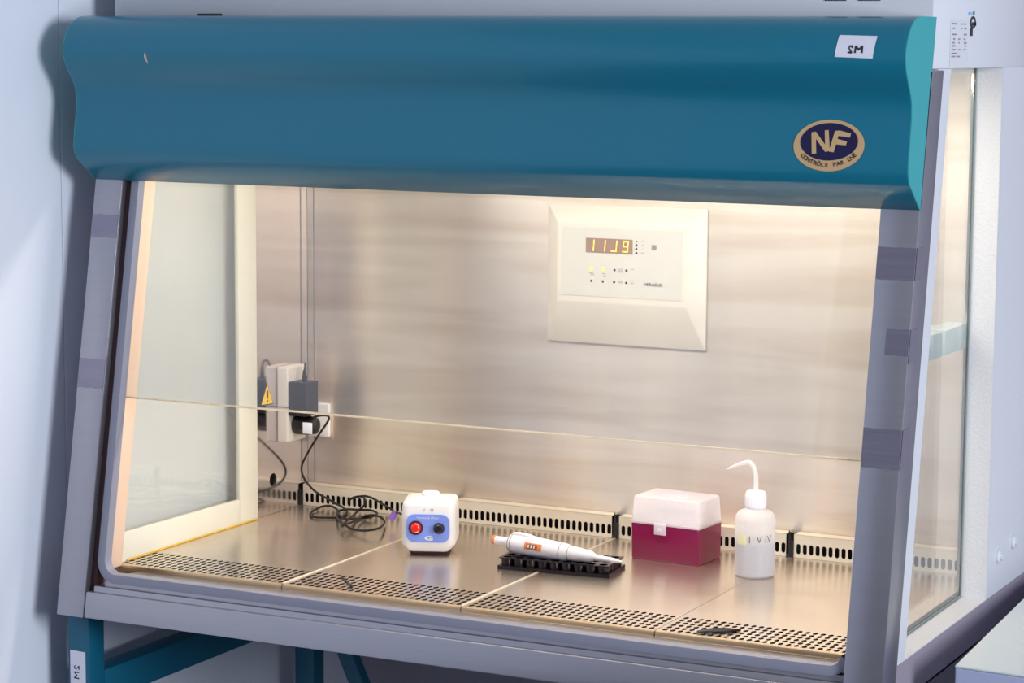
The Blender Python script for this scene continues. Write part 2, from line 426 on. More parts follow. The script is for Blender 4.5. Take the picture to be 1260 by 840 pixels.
# front frame --------------------------------------------------------
slab('frame_post', -.030, .019, -.060, .7655, 0, .035, M_frame, CAB)
slab('frame_post', 1.205, 1.2575, -.060, .7655, 0, .058, M_frame, CAB)
slab('frame_rail', .0195, 1.2046, -.060, -.0205, 0, .035, M_frame, CAB, .003)
# step behind the rail, then the rubber profile with its rounded corners
slab('rail_step', .030, 1.2046, -.060, -.0125, .006, .05, M_frame, CAB, .001)
slab('gasket', .0195, .0295, -.020, .600, .012, .030, M_gasket, CAB, .0005)
def lip_path():
    pts = [(.037, z) for z in (.600, .4, .2, .06, .035)]
    pts += [(.037+.028*(1-math.cos(a)), .035-.028*math.sin(a)-.001) for a in [math.radians(d) for d in (10, 25, 40, 55, 70, 82)]]
    pts += [(x, .0065-.0) for x in (.07, .3, .6, .9, 1.16)]
    pts += [(1.18+.024*math.sin(a), .0065+.024*(1-math.cos(a))) for a in [math.radians(d) for d in (15, 35, 55, 75)]]
    return pts
lp = lip_path(); b = bmesh.new(); rings = []
prof2 = [(-.007, .0), (-.0065, -.0045), (.0, -.0062), (.0065, -.0045), (.007, .0), (.0065, .012), (-.0065, .012)]
lpz = [Vector((x, 0, z-.0065)) for x, z in lp]
for i, p in enumerate(lpz):
    d = (lpz[min(i+1, len(lpz)-1)]-lpz[max(i-1, 0)]).normalized(); nrm = Vector((d.z, 0, -d.x))
    R_ = []
    for (a, c) in prof2:
        q = p+nrm*a; R_.append(b.verts.new((q.x, sy(q.z, .013)+c, q.z)))
    rings.append(R_)
for A, B in zip(rings, rings[1:]):
    for k in range(7): b.faces.new((A[k], A[(k+1) % 7], B[(k+1) % 7], B[k]))
finish('rubber_profile', b, M_seal, CAB, smooth=True)
# armrest shelf between the tray hem and the profile
b = prism_bm([(.045, -.0035, -.010), (.045, -.006, -.0075), (.045, -.070, -.0015), (.045, -.0925, -.004), (.045, -.0925, -.055), (.045, -.0035, -.055)], (1.160, 0, 0), .0008)
finish('armrest', b, M_frame, CAB, smooth=True)
# bottom pan closes the chamber
box('bottom_pan', -.034, 1.25, -.098, .64, -.060, -.054, M_frame, CAB, .001)
box('tray_shade', .0, 1.205, -.003, .575, -.050, -.0445, M_dark, CAB, 0)  # dark sheet painted as the shade seen through the tray holes
# tape pieces on the posts
def tape(x0, x1, z0, z1, side=False):
    b = bmesh.new(); n = 7
    pts = []
    for i in range(n+1):
        s = i/n; pts.append((x0+(x1-x0)*s, z0+random.uniform(-.0004, .0004)))
    top = [(x0+(x1-x0)*(1-i/n), z1+random.uniform(-.0004, .0004)) for i in range(n+1)]
    b.faces.new([b.verts.new((x, sy(z, -.0005), z)) for x, z in pts+top])
    finish('clear_tape', b, M_tape, CAB)
tape(-.0292, .0182, .503, .537); tape(-.0292, .0182, .278, .322)
tape(1.2058, 1.2568, .500, .541); tape(1.2058, 1.2568, .262, .312); tape(1.226, 1.2568, .405, .438)
for z0, z1 in ((.500, .541), (.262, .312), (.395, .438)):
    b = bmesh.new(); X = 1.2580
    b.faces.new([b.verts.new(p) for p in ((X, sy(z0), z0), (X, sy(z0, .030), z0), (X, sy(z1, .030), z1), (X, sy(z1), z1))])
    finish('clear_tape', b, M_tape, CAB)

# sash ---------------------------------------------------------------
SASH = slab('sash_glass', .0305, 1.2040, .2660, .765, .0260, .0320, M_glass, CAB, 0)
slab('sash_edge', .0305, 1.2040, .2635, .2659, .0262, .0318, M_edge, SASH, .0004)

# side walls -----------------------------------------------------------
def side_poly(y0, y1, z0, z1, slant0=None, slant1=None):
    """corner list in (y,z); slant: use the front slope plus this offset instead of y"""
    a = (sy(z0, slant0) if slant0 is not None else y0, z0); b_ = (sy(z1, slant0) if slant0 is not None else y0, z1)
    c = (sy(z1, slant1) if slant1 is not None else y1, z1); d = (sy(z0, slant1) if slant1 is not None else y1, z0)
    return [a, d, c, b_]
def side_piece(name, x0, x1, poly, mt, parent, holes=(), bev=0.):
    if holes: b = holed_plate(poly, list(holes), lambda y, z: (x0, y, z), (x1-x0, 0, 0))
    else: b = prism_bm([(x0, y, z) for y, z in poly], (x1-x0, 0, 0), bev)
    return finish(name, b, mt, parent, smooth=bev > 0)
ZT = .766
# left, seen from inside
LW = side_piece('side_wall', -.004, 0, side_poly(.394, .56, -.001, ZT), M_side, CAB, holes=[ellipse(.4466, .058, .0112, .0112, 20)])
side_piece('hole_shade', -.012, -.0045, side_poly(.430, .464, .040, .076), M_dark, LW)  # dark plate stands in for the shade inside the round hole
side_piece('front_strip', -.004, .0, side_poly(0, 0, -.02, ZT, .035, .068), M_seal, LW)
WF = side_piece('window_frame_back', -.004, .0035, side_poly(.339, .394, .0, ZT), M_cream, LW, bev=.0012)
side_piece('window_frame_foot', -.004, .0035, [(sy(0, .103), 0), (.3388, 0), (.3388, .042), (sy(.042, .103), .045)], M_cream, LW, bev=.0012)
side_piece('window_frame_beam', -.004, .010, side_poly(0, 0, -.003, ZT, .068, .102), M_pink, LW, bev=.0012)
side_piece('side_window_pane', -.003, -.001, [(sy(.045, .1025), .045), (.3385, .042), (.3385, ZT), (sy(ZT, .1025), ZT)], M_sideglass, LW)
finish('sealant_line', tube_bm([(.0045, y, .0012) for y in (.02, .12, .24, .392)], .0013, 6), M_yellowglue, LW)
# outer skin with an opening, both sides
for (xo, xi, sd) in ((-.034, -.0045, 'left'), (1.25, 1.2125, 'right')):
    lo, hi = (xi, xo) if xi < xo else (xo, xi)
    sk = -.002 if sd == 'left' else .0
    f0, f1 = (.0365, .075) if sd == 'left' else (.0585, .115)
    front = side_piece('outer_side_margin', lo, hi, side_poly(0, 0, -.002, .767, f0, f1), M_house, CAB)
    rear = side_piece('outer_side_panel', lo, hi, side_poly(.402, .64, -.002, .767), M_house, CAB)
    if sd == 'left': side_piece('added_bright_backing', -.034, -.031, side_poly(0, .402, -.002, .767, .075, None), M_house, CAB)  # white panel added behind the left pane to brighten the view through it
    low = side_piece('outer_side_skirt', lo, hi, [(sy(-.058, f0), -.058), (.64, -.058), (.64, -.0025), (sy(-.0025, f0), -.0025)], M_skirt, CAB)
    if sd == 'right':
        side_piece('window_reveal', 1.2125, 1.2495, [(.4012, -.002), (.4018, -.002), (.4018, .7668), (.4012, .7668)], M_reveal, rear)
        b = box_bm(1.2125, 1.2495, 0, 1, -.0024, -.0012, 0)
        for v in b.verts: v.co.y = sy(-.002, .115) if v.co.y < .5 else .401
        finish('window_sill', b, M_reveal, low)
        for (y, z) in ((.457, .052), (.538, .059)):
            B_ = finish('panel_bolt', lathe_bm([(0, 0), (.0105, 0), (.0105, .003), (.0075, .0055), (.0060, .0055), (.0055, .008), (0, .008)], (1.25, y, z), (1, 0, 0), 18), M_house, rear, smooth=True)
RW = side_piece('side_window_pane', 1.2080, 1.2115, [(sy(-.001, .108), -.001), (.401, -.001), (.401, ZT), (sy(ZT, .108), ZT)], M_sideglass, CAB)
b = tube_bm([(1.2125, .3998, z) for z in (0, .25, .5, .765)], .0013, 6)
merge(b, tube_bm([(1.2125, y, .0008) for y in (sy(-.001, .108), .2, .3998)], .0013, 6))
finish('glazing_seal', b, mat('grey_green_seal', (120, 132, 128), .5), RW)
side_piece('side_wall', 1.2050, 1.2090, side_poly(.402, .56, -.001, ZT), M_side, CAB)
# three plain pale boxes fixed inside the right-hand pane
for y0, y1, x0 in ((.352, .410, 1.176), (.300, .356, 1.170), (.242, .284, 1.166)):
    sb = box('pale_box', x0, 1.2078, y0, y1, .3645, .4005, M_palebox, RW, .0015)
# side label above the right window (flat print), seal logo beside it
PL = finish('data_label', prism_bm([(1.2502, .137, .769), (1.2502, .2215, .769), (1.2502, .2215, .832), (1.2502, .137, .832)], (.0003, 0, 0)), M_house, HOUSE)
b = bmesh.new()
def dash(b, y0, y1, z0, z1): b.faces.new([b.verts.new((1.2509, y, z)) for y, z in ((y0, z0), (y1, z0), (y1, z1), (y0, z1))])
rows = [(.826, [(.142, .165), (.183, .190), (.197, .206)]), (.820, [(.146, .158), (.186, .190), (.200, .210)]), (.812, [(.144, .163), (.198, .212)]),
        (.806, [(.150, .158), (.173, .181), (.198, .206)]), (.801, [(.147, .156), (.174, .180), (.200, .212)]), (.797, [(.146, .160), (.204, .210)]),
        (.792, [(.143, .162), (.175, .184), (.200, .208)]), (.787, [(.143, .171)]), (.783, [(.143, .160), (.166, .184)])]
for z, segs in rows:
    for y0, y1 in segs:
        y = y0
        while y < y1-.001:
            ww = random.uniform(.0025, .006); dash(b, y, min(y+ww, y1), z-.0010, z+.0010); y += ww+.0016
T(finish('fine_print', b, M_greyink, PL), kind='stuff')
b = bmesh.new(); n = 18
for k in range(n):
    a0, a1 = 2*math.pi*k/n, 2*math.pi*(k+1)/n
    P_ = lambda a, rr: b.verts.new((1.2509, .241+.0135*rr*math.cos(a), .8285+.0085*rr*math.sin(a)))
    b.faces.new([P_(a0, 1), P_(a1, 1), P_(a1, .62), P_(a0, .62)])
dash(b, .236, .256, .824, .829); dash(b, .228, .240, .8105, .8215); dash(b, .241, .247, .8385, .8435)
finish('round_emblem', b, M_ink, HOUSE)
b = bmesh.new(); dash(b, .219, .236, .8385, .842); finish('blue_emblem_mark', b, mat('light_blue_print', (120, 185, 230), .5), HOUSE)

# back wall ------------------------------------------------------------
BACK = box('back_panel', .0005, 1.2048, .560, .564, .0, ZT, M_back, CAB, 0)
box('ceiling_panel', .0, 1.209, .06, .56, .758, .766, M_cream, CAB, 0)
box('panel_joint', .0125, .0140, .5592, .5602, .0, ZT, M_greyink, BACK, 0)
for yy in (.150, .192):
    finish('lamp_tube', lathe_bm([(0, 0), (.008, 0), (.008, 1.10), (0, 1.10)], (.06, yy, .750), (1, 0, 0), 12), emis('tube_glow', (255, 236, 200), 2.5) if yy < .16 else bpy.data.materials['tube_glow'], CAB)

# work trays --------------------------------------------------------------
def slot(cx, cz, w_, h_):
    out = []
    for i in range(5): a = math.pi*i/4; out.append((cx+w_/2*math.cos(a), cz+(h_-w_)/2+w_/2*math.sin(a)))
    for i in range(5): a = math.pi+math.pi*i/4; out.append((cx+w_/2*math.cos(a), cz-(h_-w_)/2+w_/2*math.sin(a)))
    return out
def make_tray():
    holes = []
    for i in range(26):
        for j in range(6):
            holes.append(ellipse(.0105+i*.0112, .0095+j*.0150, .0036, .0064, 8, math.pi/8))
    b = holed_plate([(0.0008, 0), (.2992, 0), (.2992, .5345), (.0008, .5345)], holes, lambda x, y: (x, y, 0), (0, 0, -.0016))
    t = finish('work_tray', b, M_tray, CAB)
    # rolled front hem
    hm = prism_bm([(.0008, .0, .0), (.0008, -.0028, -.0010), (.0008, -.004, -.004), (.0008, -.0035, -.014), (.0008, -.001, -.014), (.0008, 0, -.003)], (.2984, 0, 0))
    finish('rolled_hem', hm, M_hem, t, smooth=True)
    # raised slotted flange along the rear edge
    holes = [slot(.0125+i*.01058, .0140, .0069, .0168) for i in range(27)]
    fb = holed_plate([(.005, .0003), (.292, .0003), (.292, .037), (.005, .037)], holes, lambda x, z: (x, .5350-.0*z, z), (0, .0012, 0))
    merge(fb, box_bm(.005, .292, .5350, .5585, .0358, .037, 0))
    finish('slotted_flange', fb, M_flange, t)
    dv = box_bm(-.0045, .0045, .5315, .5356, .0003, .026, .0006)
    merge(dv, prism_bm([(-.0035, .532, .0255), (.002, .532, .0255), (-.0022, .5345, .042), (-.0034, .5345, .042)], (0, .0012, 0)))
    finish('divider', dv, M_black, t)
    return t
tray = make_tray()
trays = [tray]
for k in range(1, 4):
    c = tray.copy(); COL.objects.link(c); c.parent = CAB; c.location = (.3*k, 0, 0); trays.append(c)
    for ch in list(tray.children):
        d = ch.copy(); COL.objects.link(d); d.parent = c
for k in (0, 1):
    box('edge_glint', .2976+.3*k, .3008+.3*k, .001, .5345, -.0012, .0014, M_flange, trays[k], .0006).location.x = -.3*k  # bright steel strip stands in for light caught on the tray edge
box('seam_strip', .8992, .9008, .001, .5345, -.0016, -.0002, M_greyink, trays[2], 0).location.x = -.6
box('slot_shade', .002, 1.204, .5515, .5535, .001, .0355, M_dark, CAB, 0)  # dark sheet stands in for the shade behind the flange slots

# control panel --------------------------------------------------------------
PB = .5598; PF = .5345
X0, X1, Z0, Z1 = .4626, .7421, .3130, .5388; x0, x1, z0, z1 = .4895, .7165, .3828, .5118
b = bmesh.new()
O = [b.verts.new(p) for p in ((X0, PB, Z0), (X1, PB, Z0), (X1, PB, Z1), (X0, PB, Z1))]
Om = [b.verts.new(p) for p in ((X0, PB-.004, Z0), (X1, PB-.004, Z0), (X1, PB-.004, Z1), (X0, PB-.004, Z1))]
I = [b.verts.new(p) for p in ((x0, PF, z0), (x1, PF, z0), (x1, PF, z1), (x0, PF, z1))]
for i in range(4):
    j = (i+1) % 4; b.faces.new((O[i], O[j], Om[j], Om[i])); b.faces.new((Om[i], Om[j], I[j], I[i]))
b.faces.new(I); b.faces.new(O[::-1])
bmesh.ops.bevel(b, geom=b.edges[:], offset=.002, segments=2, affect='EDGES', profile=.5)
CPN = finish('control_panel', b, M_panel, CAB, smooth=True)
def cp(px_, py_, Y=PF-.001):     # photo pixel on the panel face -> X,Z
    X = .542+(px_-722)*(.6235-.542)/57.; Z = .4874-(py_-292)*.001318+(px_-722)*.0000605*1.15
    return (X, Y, Z)
mb = bmesh.new()
mb.faces.new([mb.verts.new(p) for p in ((.4985, PF-.0006, .3932), (.7085, PF-.0006, .3932), (.7085, PF-.0006, .5035), (.4985, PF-.0006, .5035))])
MEM = finish('membrane', mb, M_membrane, CPN)
DSP = box('display', .5415, .6232, PF-.0016, PF-.0002, .4640, .4872, M_display, CPN, 0)
SEG = {'1': 'bc', '9': 'abcdfg', 'l': 'bcd'}
def seg_digit(ch, cx, cz, w_, h_, th, bm):
    h2 = h_/2
    S_ = {'a': (cx-w_/2, cx+w_/2, cz+h2-th, cz+h2), 'd': (cx-w_/2, cx+w_/2, cz-h2, cz-h2+th), 'g': (cx-w_/2, cx+w_/2, cz-th/2, cz+th/2),
          'b': (cx+w_/2-th, cx+w_/2, cz+.0006, cz+h2), 'c': (cx+w_/2-th, cx+w_/2, cz-h2, cz-.0006), 'f': (cx-w_/2, cx-w_/2+th, cz, cz+h2), 'e': (cx-w_/2, cx-w_/2+th, cz-h2, cz)}
    for s in SEG[ch]:
        a, b2, c, d = S_[s]; sh = lambda z: (z-cz)*.08
        bm.faces.new([bm.verts.new((x+sh(z), PF-.0020, z)) for x, z in ((a, c), (b2, c), (b2, d), (a, d))])
b = bmesh.new()
for i, ch in enumerate('11l9'): seg_digit(ch, .5515+i*.0200, .4756, .0100, .0182, .0019, b)
finish('lit_digits', b, M_digit, DSP)
b = bmesh.new()
def dot(b, X, Z, rr, n=10): b.faces.new([b.verts.new((X+rr*math.cos(2*math.pi*i/n), PF-.0010, Z+rr*math.sin(2*math.pi*i/n))) for i in range(n)])
def crop(cx, cy):   # from the 10.5x crop of (715,280)
    return cp(715+cx/10.5, 280+cy/10.5)
for c in ((720, 230), (720, 280), (720, 332), (143, 684), (292, 692), (443, 545), (597, 552), (440, 700), (595, 710)):
    X, _, Z = crop(*c); b = bmesh.new(); dot(b, X, Z, .0021); finish('key_dot', b, M_ink, MEM)
X, _, Z = crop(720, 182); b = bmesh.new(); dot(b, X, Z, .0014); finish('key_dot', b, M_ink, MEM)
X, _, Z = crop(944, 262); b = bmesh.new(); b.faces.new([b.verts.new((X+a, PF-.0011, Z+c)) for a, c in ((-.0042, -.0042), (.0042, -.0042), (.0042, .0042), (-.0042, .0042))])
finish('sensor_window', b, M_greyink, MEM)
b = bmesh.new()
for c in ((143, 525), (300, 530)):
    X, _, Z = crop(*c); dot(b, X, Z, .0030)
finish('lit_lamps', b, M_led, MEM)
b = bmesh.new()
def line(b, cx, cy, L, hh=.0004):
    X, _, Z = crop(cx, cy); b.faces.new([b.verts.new((X+a, PF-.0010, Z+c)) for a, c in ((-L/2, -hh), (L/2, -hh), (L/2, hh), (-L/2, hh))])
for cx, cy, L in ((800, 182, .004), (800, 230, .003), (800, 285, .003), (800, 328, .006), (140, 580, .009), (155, 600, .008), (160, 620, .005), (300, 590, .006),
                  (315, 610, .004), (315, 635, .004), (520, 535, .008), (520, 555, .009), (520, 572, .007), (520, 690, .008), (520, 708, .008), (670, 535, .006), (670, 685, .006), (670, 715, .006)):
    line(b, cx, cy, L)
T(finish('key_symbols', b, M_greyink, MEM), kind='stuff')
X, _, Z = crop(935, 735)
flat_text('maker_lettering', 'HERAEUS', .0078, lambda x, y, z: (X+x*.98, PF-.0012, Z+y*.9), M_ink, MEM, spacing=1.0, bold=.00008)

# sockets in the corner --------------------------------------------------------
SOCK = box('wall_socket', .0002, .022, .459, .518, .121, .250, mat('socket_plastic', (206, 198, 190), .4), CAB, .0035, 3)
box('socket_joint', .0003, .0224, .4585, .5185, .181, .1835, M_greyink, SOCK, 0)
box('socket_plate', .003, .047, .5515, .5598, .119, .178, M_white, CAB, .003, 3)
TRI = finish('warning_sticker', prism_bm([(.0006, .4072, .190), (.0006, .4480, .188), (.0006, .4281, .227)], (.0005, 0, 0)), M_ink, LW)
T(TRI, 'yellow warning triangle')
finish('yellow_field', prism_bm([(.0012, .4098, .1915), (.0012, .4455, .1898), (.0012, .4281, .2235)], (.0003, 0, 0)), M_yellow, TRI)
finish('exclamation_mark', prism_bm([(.0017, .4262, .200), (.0017, .4300, .200), (.0017, .4308, .2135), (.0017, .4256, .2135)], (.0002, 0, 0)), M_ink, TRI)
finish('exclamation_dot', prism_bm([(.0017, .4262, .1938), (.0017, .4300, .1938), (.0017, .4300, .1975), (.0017, .4262, .1975)], (.0002, 0, 0)), M_ink, TRI)

# ================================================================= STAND
ST = empty('support_stand', (0, 0, FL), 'teal steel tube stand carrying the safety cabinet', 'stand')
ST.location = (0, 0, 0)
LEG = box('leg', -.0395, .0005, -.075, -.035, FL, -.0605, M_tealstand, ST, .003, 2)
box('leg', -.0395, .0005, .576, .612, FL, -.0605, M_tealstand, ST, .003)
box('side_beam', -.0385, .0, -.0348, .5757, -.210, -.160, M_tealstand, ST, .003)
box('leg', 1.212, 1.2495, -.070, -.035, FL, -.0605, M_tealstand, ST, .003)
box('leg', 1.212, 1.2495, .576, .612, FL, -.0605, M_tealstand, ST, .003)
b = prism_bm([(-.012, .588, -.16), (.020, .588, -.16), (.318, .588, -.80), (.286, .588, -.80)], (0, .024, 0), .002)
finish('diagonal_brace', b, M_tealstand, ST)
lab = finish('leg_label', prism_bm([(-.0345, -.0754, -.30), (-.0062, -.0754, -.30), (-.0062, -.0754, -.1245), (-.0345, -.0754, -.1235)], (0, -.0003, 0)), M_paper, LEG)
T(lab, 'white label with upright handwriting')
wr = bmesh.new()
merge(wr, strokes(PEN_M, .2, lambda a, c: (-.0185-c*.0085, -.0760, -.1665+a*.0095)))
merge(wr, strokes(PEN_2R, .2, lambda a, c: (-.0180-c*.0085, -.0760, -.1530+a*.0060)))
finish('handwriting', wr, M_ink, lab)

# ================================================================= THINGS ON THE TRAYS
# power adapters
AD = empty('power_adapter', (.0222, .48, .197), 'upper charcoal power adapter plugged into the white corner socket', 'adapter')
box('adapter_body', .0002, .036, -.020, .020, -.029, .029, M_greyadp, AD, .002)
finish('strain_relief', tube_bm(catmull([(.020, 0, .028), (.020, .0, .038), (.020, .001, .048)], 3), .004, 8, lambda t: .0042-.0016*t), M_black, AD, smooth=True)
finish('short_cord', tube_bm(catmull([(.020, .001, .046), (.020, .004, .056), (.016, .010, .058), (.012, .016, .045), (.010, .024, .03)], 4), .0017, 6), M_cable, AD, smooth=True)
PLG = empty('power_plug', (.0222, .485, .150), 'lower round black plug with white tag and long black cable coiled on the trays', 'plug')
finish('plug_body', lathe_bm([(0, .0004), (.015, .0004), (.017, .004), (.0165, .026), (.014, .040), (.009, .043), (0, .043)], (0, 0, 0), (1, 0, 0), 24), M_black, PLG, smooth=True)
box('plug_tag', .026, .044, -.0205, -.0185, -.011, .008, M_paper, PLG, .0003)

def ray(x, y): return f+r2*((x-630)/FPX)-u2*((y-420)/FPX)
def atY(x, y, Y): d = ray(x, y); return CP+d*((Y-CP.y)/d.y)
def atZ(x, y, Z): d = ray(x, y); return CP+d*((Z-CP.z)/d.z)
cps = [atY(386, 513, .468), atY(396, 511, .46), atY(404, 512, .46), atY(403, 519, .465), atY(390, 538, .48), atY(377, 560, .50), atY(371, 575, .51), atY(374, 588, .515),
       atY(383, 600, .515), atY(393, 608, .512), atY(404, 614, .51)]
zz = .0028
coil = [(412, 619), (422, 624), (427, 630), (420, 636), (400, 636.5), (385, 635.5), (382, 631.5), (393, 624), (405, 622), (414, 626), (418, 634), (427, 638.5), (442, 637.5),
        (456, 636), (464, 631.5), (456, 627.5), (440, 627), (425, 626.5), (415, 630), (416, 638), (424, 645), (433, 650.5), (450, 652.5), (466, 649.5), (473, 643),
        (470, 637), (460, 633.5), (448, 635), (436, 641), (424, 645.5), (420, 647.5), (424, 643), (432, 636), (441, 628)]
lift = [.003]*len(coil)
for i, (x, y) in enumerate(coil):
    hgt = zz+(.0035*(i % 3) if 8 < i else 0)+(.004 if i > 18 else 0)
    p = atZ(x, y, hgt)
    if p.y > .505: p = atY(x, y, .505)
    cps.append(p)
for (x, y) in ((449, 620), (447, 611.5), (438, 611), (430, 614.5), (436, 612), (448, 610), (459, 613), (469, 619), (478, 624), (487, 630)):
    cps.append(atY(x, y, .490 if x < 470 else .44))
cps += [atY(497, 634, .37), Vector((.362, .342, .018))]
loc = Vector(PLG.location)
finish('cable', tube_bm(catmull([p-loc for p in cps], 5), .00195, 7), M_cable, PLG, smooth=True)
c0 = atY(484, 634, .43)-loc
tb = box_bm(-.0055, .0055, -.0008, .0008, -.0090, .0080, .0005); bmesh.ops.rotate(tb, verts=tb.verts, cent=(0, 0, 0), matrix=Matrix.Rotation(math.radians(24), 3, 'Z')@Matrix.Rotation(math.radians(32), 3, 'Y'))
bmesh.ops.translate(tb, verts=tb.verts, vec=c0)
T(finish('cable_tag', tb, M_purple, PLG), 'purple tag')

# vortex mixer
VR = math.radians(23)
VM = empty('vortex_mixer', (.3795, .3105, 0), 'white vortex mixer with blue control face standing on the trays', 'mixer', VR)
rr_ = lambda hw, hh, rad: rrect(hw, hh, rad)
finish('rubber_base', loft_bm([(.0002, rr_(.029, .034, .008)), (.009, rr_(.032, .037, .008))]), M_gasket, VM, smooth=True)
finish('housing', loft_bm([(.006, rr_(.031, .036, .007)), (.0085, rr_(.034, .039, .009)), (.017, rr_(.0415, .042, .011)), (.022, rr_(.0425, .0425, .012)),
       (.060, rr_(.0425, .0415, .012)), (.077, rr_(.0418, .040, .011)), (.082, rr_(.0405, .0385, .011)), (.0850, rr_(.0375, .036, .011)), (.0862, rr_(.030, .030, .011))]), M_white, VM, smooth=True)
finish('mixing_cup', lathe_bm([(0, .085), (.0195, .085), (.0180, .0875), (.0140, .0885), (.0142, .0925), (.0130, .0942), (.006, .0935), (0, .093)], n=28), M_cap, VM, smooth=True)
fy = -.0431
b = prism_bm([(x, fy+.0035-.0000, z) for x, z in rrect(.0340, .0223, .013, 6, 0, .0440)], (0, -.0040, 0))
FCE = finish('control_face', b, M_blue, VM)
yy = fy-.0008
finish('lamp_button', lathe_bm([(0, 0), (.0108, 0), (.0105, .002), (.0085, .003), (.0085, .004), (.0070, .0065), (.004, .0078), (0, .008)], (-.0188, yy+.0005, .0450), (0, -1, 0), 24), M_red, VM, smooth=True)
finish('button_ring', lathe_bm([(.0087, 0), (.0112, 0), (.0110, .0035), (.0088, .0038), (.0087, 0)], (-.0188, yy+.0003, .0450), (0, -1, 0), 24), M_gasket, VM, smooth=True)
finish('speed_knob', lathe_bm([(0, 0), (.0080, 0), (.0088, .003), (.0070, .006), (.0064, .014), (.005, .0155), (0, .0155)], (.0175, yy+.0005, .0445), (0, -1, .12), 20), M_black, VM, smooth=True)
flat_text('face_print', 'Vortex & Mixer', .0055, lambda x, y, z: (x, yy, .0608+y), M_white, FCE)
flat_text('emblem', 'G', .0120, lambda x, y, z: (.0015+x*1.5, yy, .0283+y*.75), M_white, FCE, bold=.0006)
flat_text('top_lettering', 'V -  M', .0068, lambda x, y, z: (x, -.0418, .0725+y), M_greyink, VM)

# tube rack
RK = empty('tube_rack', (.5347+.0895*math.cos(.108)-.040*math.sin(.108), .2390+.0895*math.sin(.108)+.040*math.cos(.108), 0), 'black microtube rack lying flat under the pipette', 'rack', .108)
HW, HD = .0895, .040
pit = .0193; wx = [(-4+i)*pit for i in range(9)]; wy = [(-1.5+j)*pit for j in range(4)]
b = holed_plate([(-HW+.002, -HD+.001), (HW-.002, -HD+.001), (HW-.002, HD-.001), (-HW+.002, HD-.001)], [ellipse(x, y, .0066, .0066, 12) for x in wx for y in wy], lambda x, y: (x, y, .0185), (0, 0, -.0014))
finish('top_plate', b, M_blackgloss, RK)
b = box_bm(-HW, HW, -HD, -HD+.0015, .0002, .0055, .0003)
for a in ((-HW, HW, HD-.0015, HD), (-HW, -HW+.0015, -HD, HD), (HW-.0015, HW, -HD, HD)): box_bm(a[0], a[1], a[2], a[3], .0002, .0055, .0003, b)
box_bm(-HW, HW, -HD, HD, .0050, .0062, 0, b)
finish('skirt', b, M_blackgloss, RK)
wm = None
for x in wx:
    for y in wy:
        if wm is None:
            wm = finish('well', lathe_bm([(0, .0012), (.0080, .0012), (.0092, .006), (.0094, .0170), (.0066, .0170), (.0062, .004), (0, .003)], n=14), M_blackgloss, RK, smooth=True); wo = wm
        else:
            wo = wm.copy(); COL.objects.link(wo); wo.parent = RK
        wo.location = (x, y, 0)

# pipette
A = Vector((.5085, .2740, .0372)); Bp = Vector((.7275, .2730, .0245)); ax = (Bp-A).normalized(); LT = (Bp-A).length
PP = empty('pipette', A, 'white hand pipette with orange window lying across the black rack', 'pipette')
k = LT/160
q = lambda d: d*k
finish('barrel', lathe_bm([(0, q(19)), (.0080, q(19)), (.0125, q(22)), (.0148, q(26)), (.0152, q(40)), (.0150, q(60)), (.0138, q(85)), (.0132, q(92)), (.0115, q(96)), (.0108, q(108)), (.0095, q(114)), (.0090, q(122)), (.0055, q(127)), (0, q(127))], (0, 0, 0), ax, 32), M_pip, PP, smooth=True)
finish('plunger', lathe_bm([(0, q(2)), (.0066, q(2)), (.0066, q(14)), (.0078, q(18)), (.0078, q(20)), (0, q(20))], (0, 0, 0), ax, 24), M_pip, PP, smooth=True)
T(finish('plunger_cap', lathe_bm([(0, 0), (.0062, 0), (.0070, q(1.5)), (.0068, q(4)), (0, q(4))], (0, 0, 0), ax, 24), M_orange, PP, smooth=True), 'orange button end')
finish('shaft', lathe_bm([(0, q(126)), (.0052, q(126)), (.0048, q(134)), (.0038, q(151)), (0, q(151))], (0, 0, 0), ax, 20), M_pip, PP, smooth=True)
finish('tip_cone', lathe_bm([(0, q(150)), (.0030, q(150)), (.0022, q(160)), (0, q(160))], (0, 0, 0), ax, 16), M_white, PP, smooth=True)
# finger hook on the upper side
pr = catmull([(0, 0, 0), (.012, 0, .004), (.028, 0, .001)], 5)
e1 = ax; upv = (Vector((0, 0, 1))-ax*ax.z).normalized(); sd = ax.cross(upv)
b = bmesh.new()
secs = []
for t, hgt, wd in ((q(22), .0125, .004), (q(26), .0175, .006), (q(34), .0190, .006), (q(44), .0185, .006), (q(54), .0155, .005), (q(62), .0130, .003)):
    c_ = ax*t
    secs.append([b.verts.new(c_+upv*(hgt*s2)+sd*(wd*s1)) for s1, s2 in ((-1, .6), (-.9, .92), (0, 1), (.9, .92), (1, .6))])
for P_, Q_ in zip(secs, secs[1:]):
    for i in range(4): b.faces.new((P_[i], P_[i+1], Q_[i+1], Q_[i]))
    b.faces.new((P_[4], P_[0], Q_[0], Q_[4]))
b.faces.new(secs[0]); b.faces.new(secs[-1][::-1])
finish('finger_hook', b, M_pip, PP, smooth=True)
toC = (CP-(A+ax*q(55))); toC = (toC-ax*toC.dot(ax)).normalized(); side_ = ax.cross(toC)
if side_.z < 0: side_ = -side_
def pwin(name, t0, t1, h0, h1, rad, mt, par):
    b = bmesh.new(); g = []
    for t in (t0, t1):
        row = []
        for s in range(6):
            a = (h0+(h1-h0)*s/5); row.append(b.verts.new(ax*q(t)+toC*(rad*math.cos(a))+side_*(rad*math.sin(a))))
        g.append(row)
    for s in range(5): b.faces.new((g[0][s], g[0][s+1], g[1][s+1], g[1][s]))
    return finish(name, b, mt, par, smooth=True)
W1 = pwin('volume_window', 45, 66, -.42, .30, .01555, M_orange, PP)
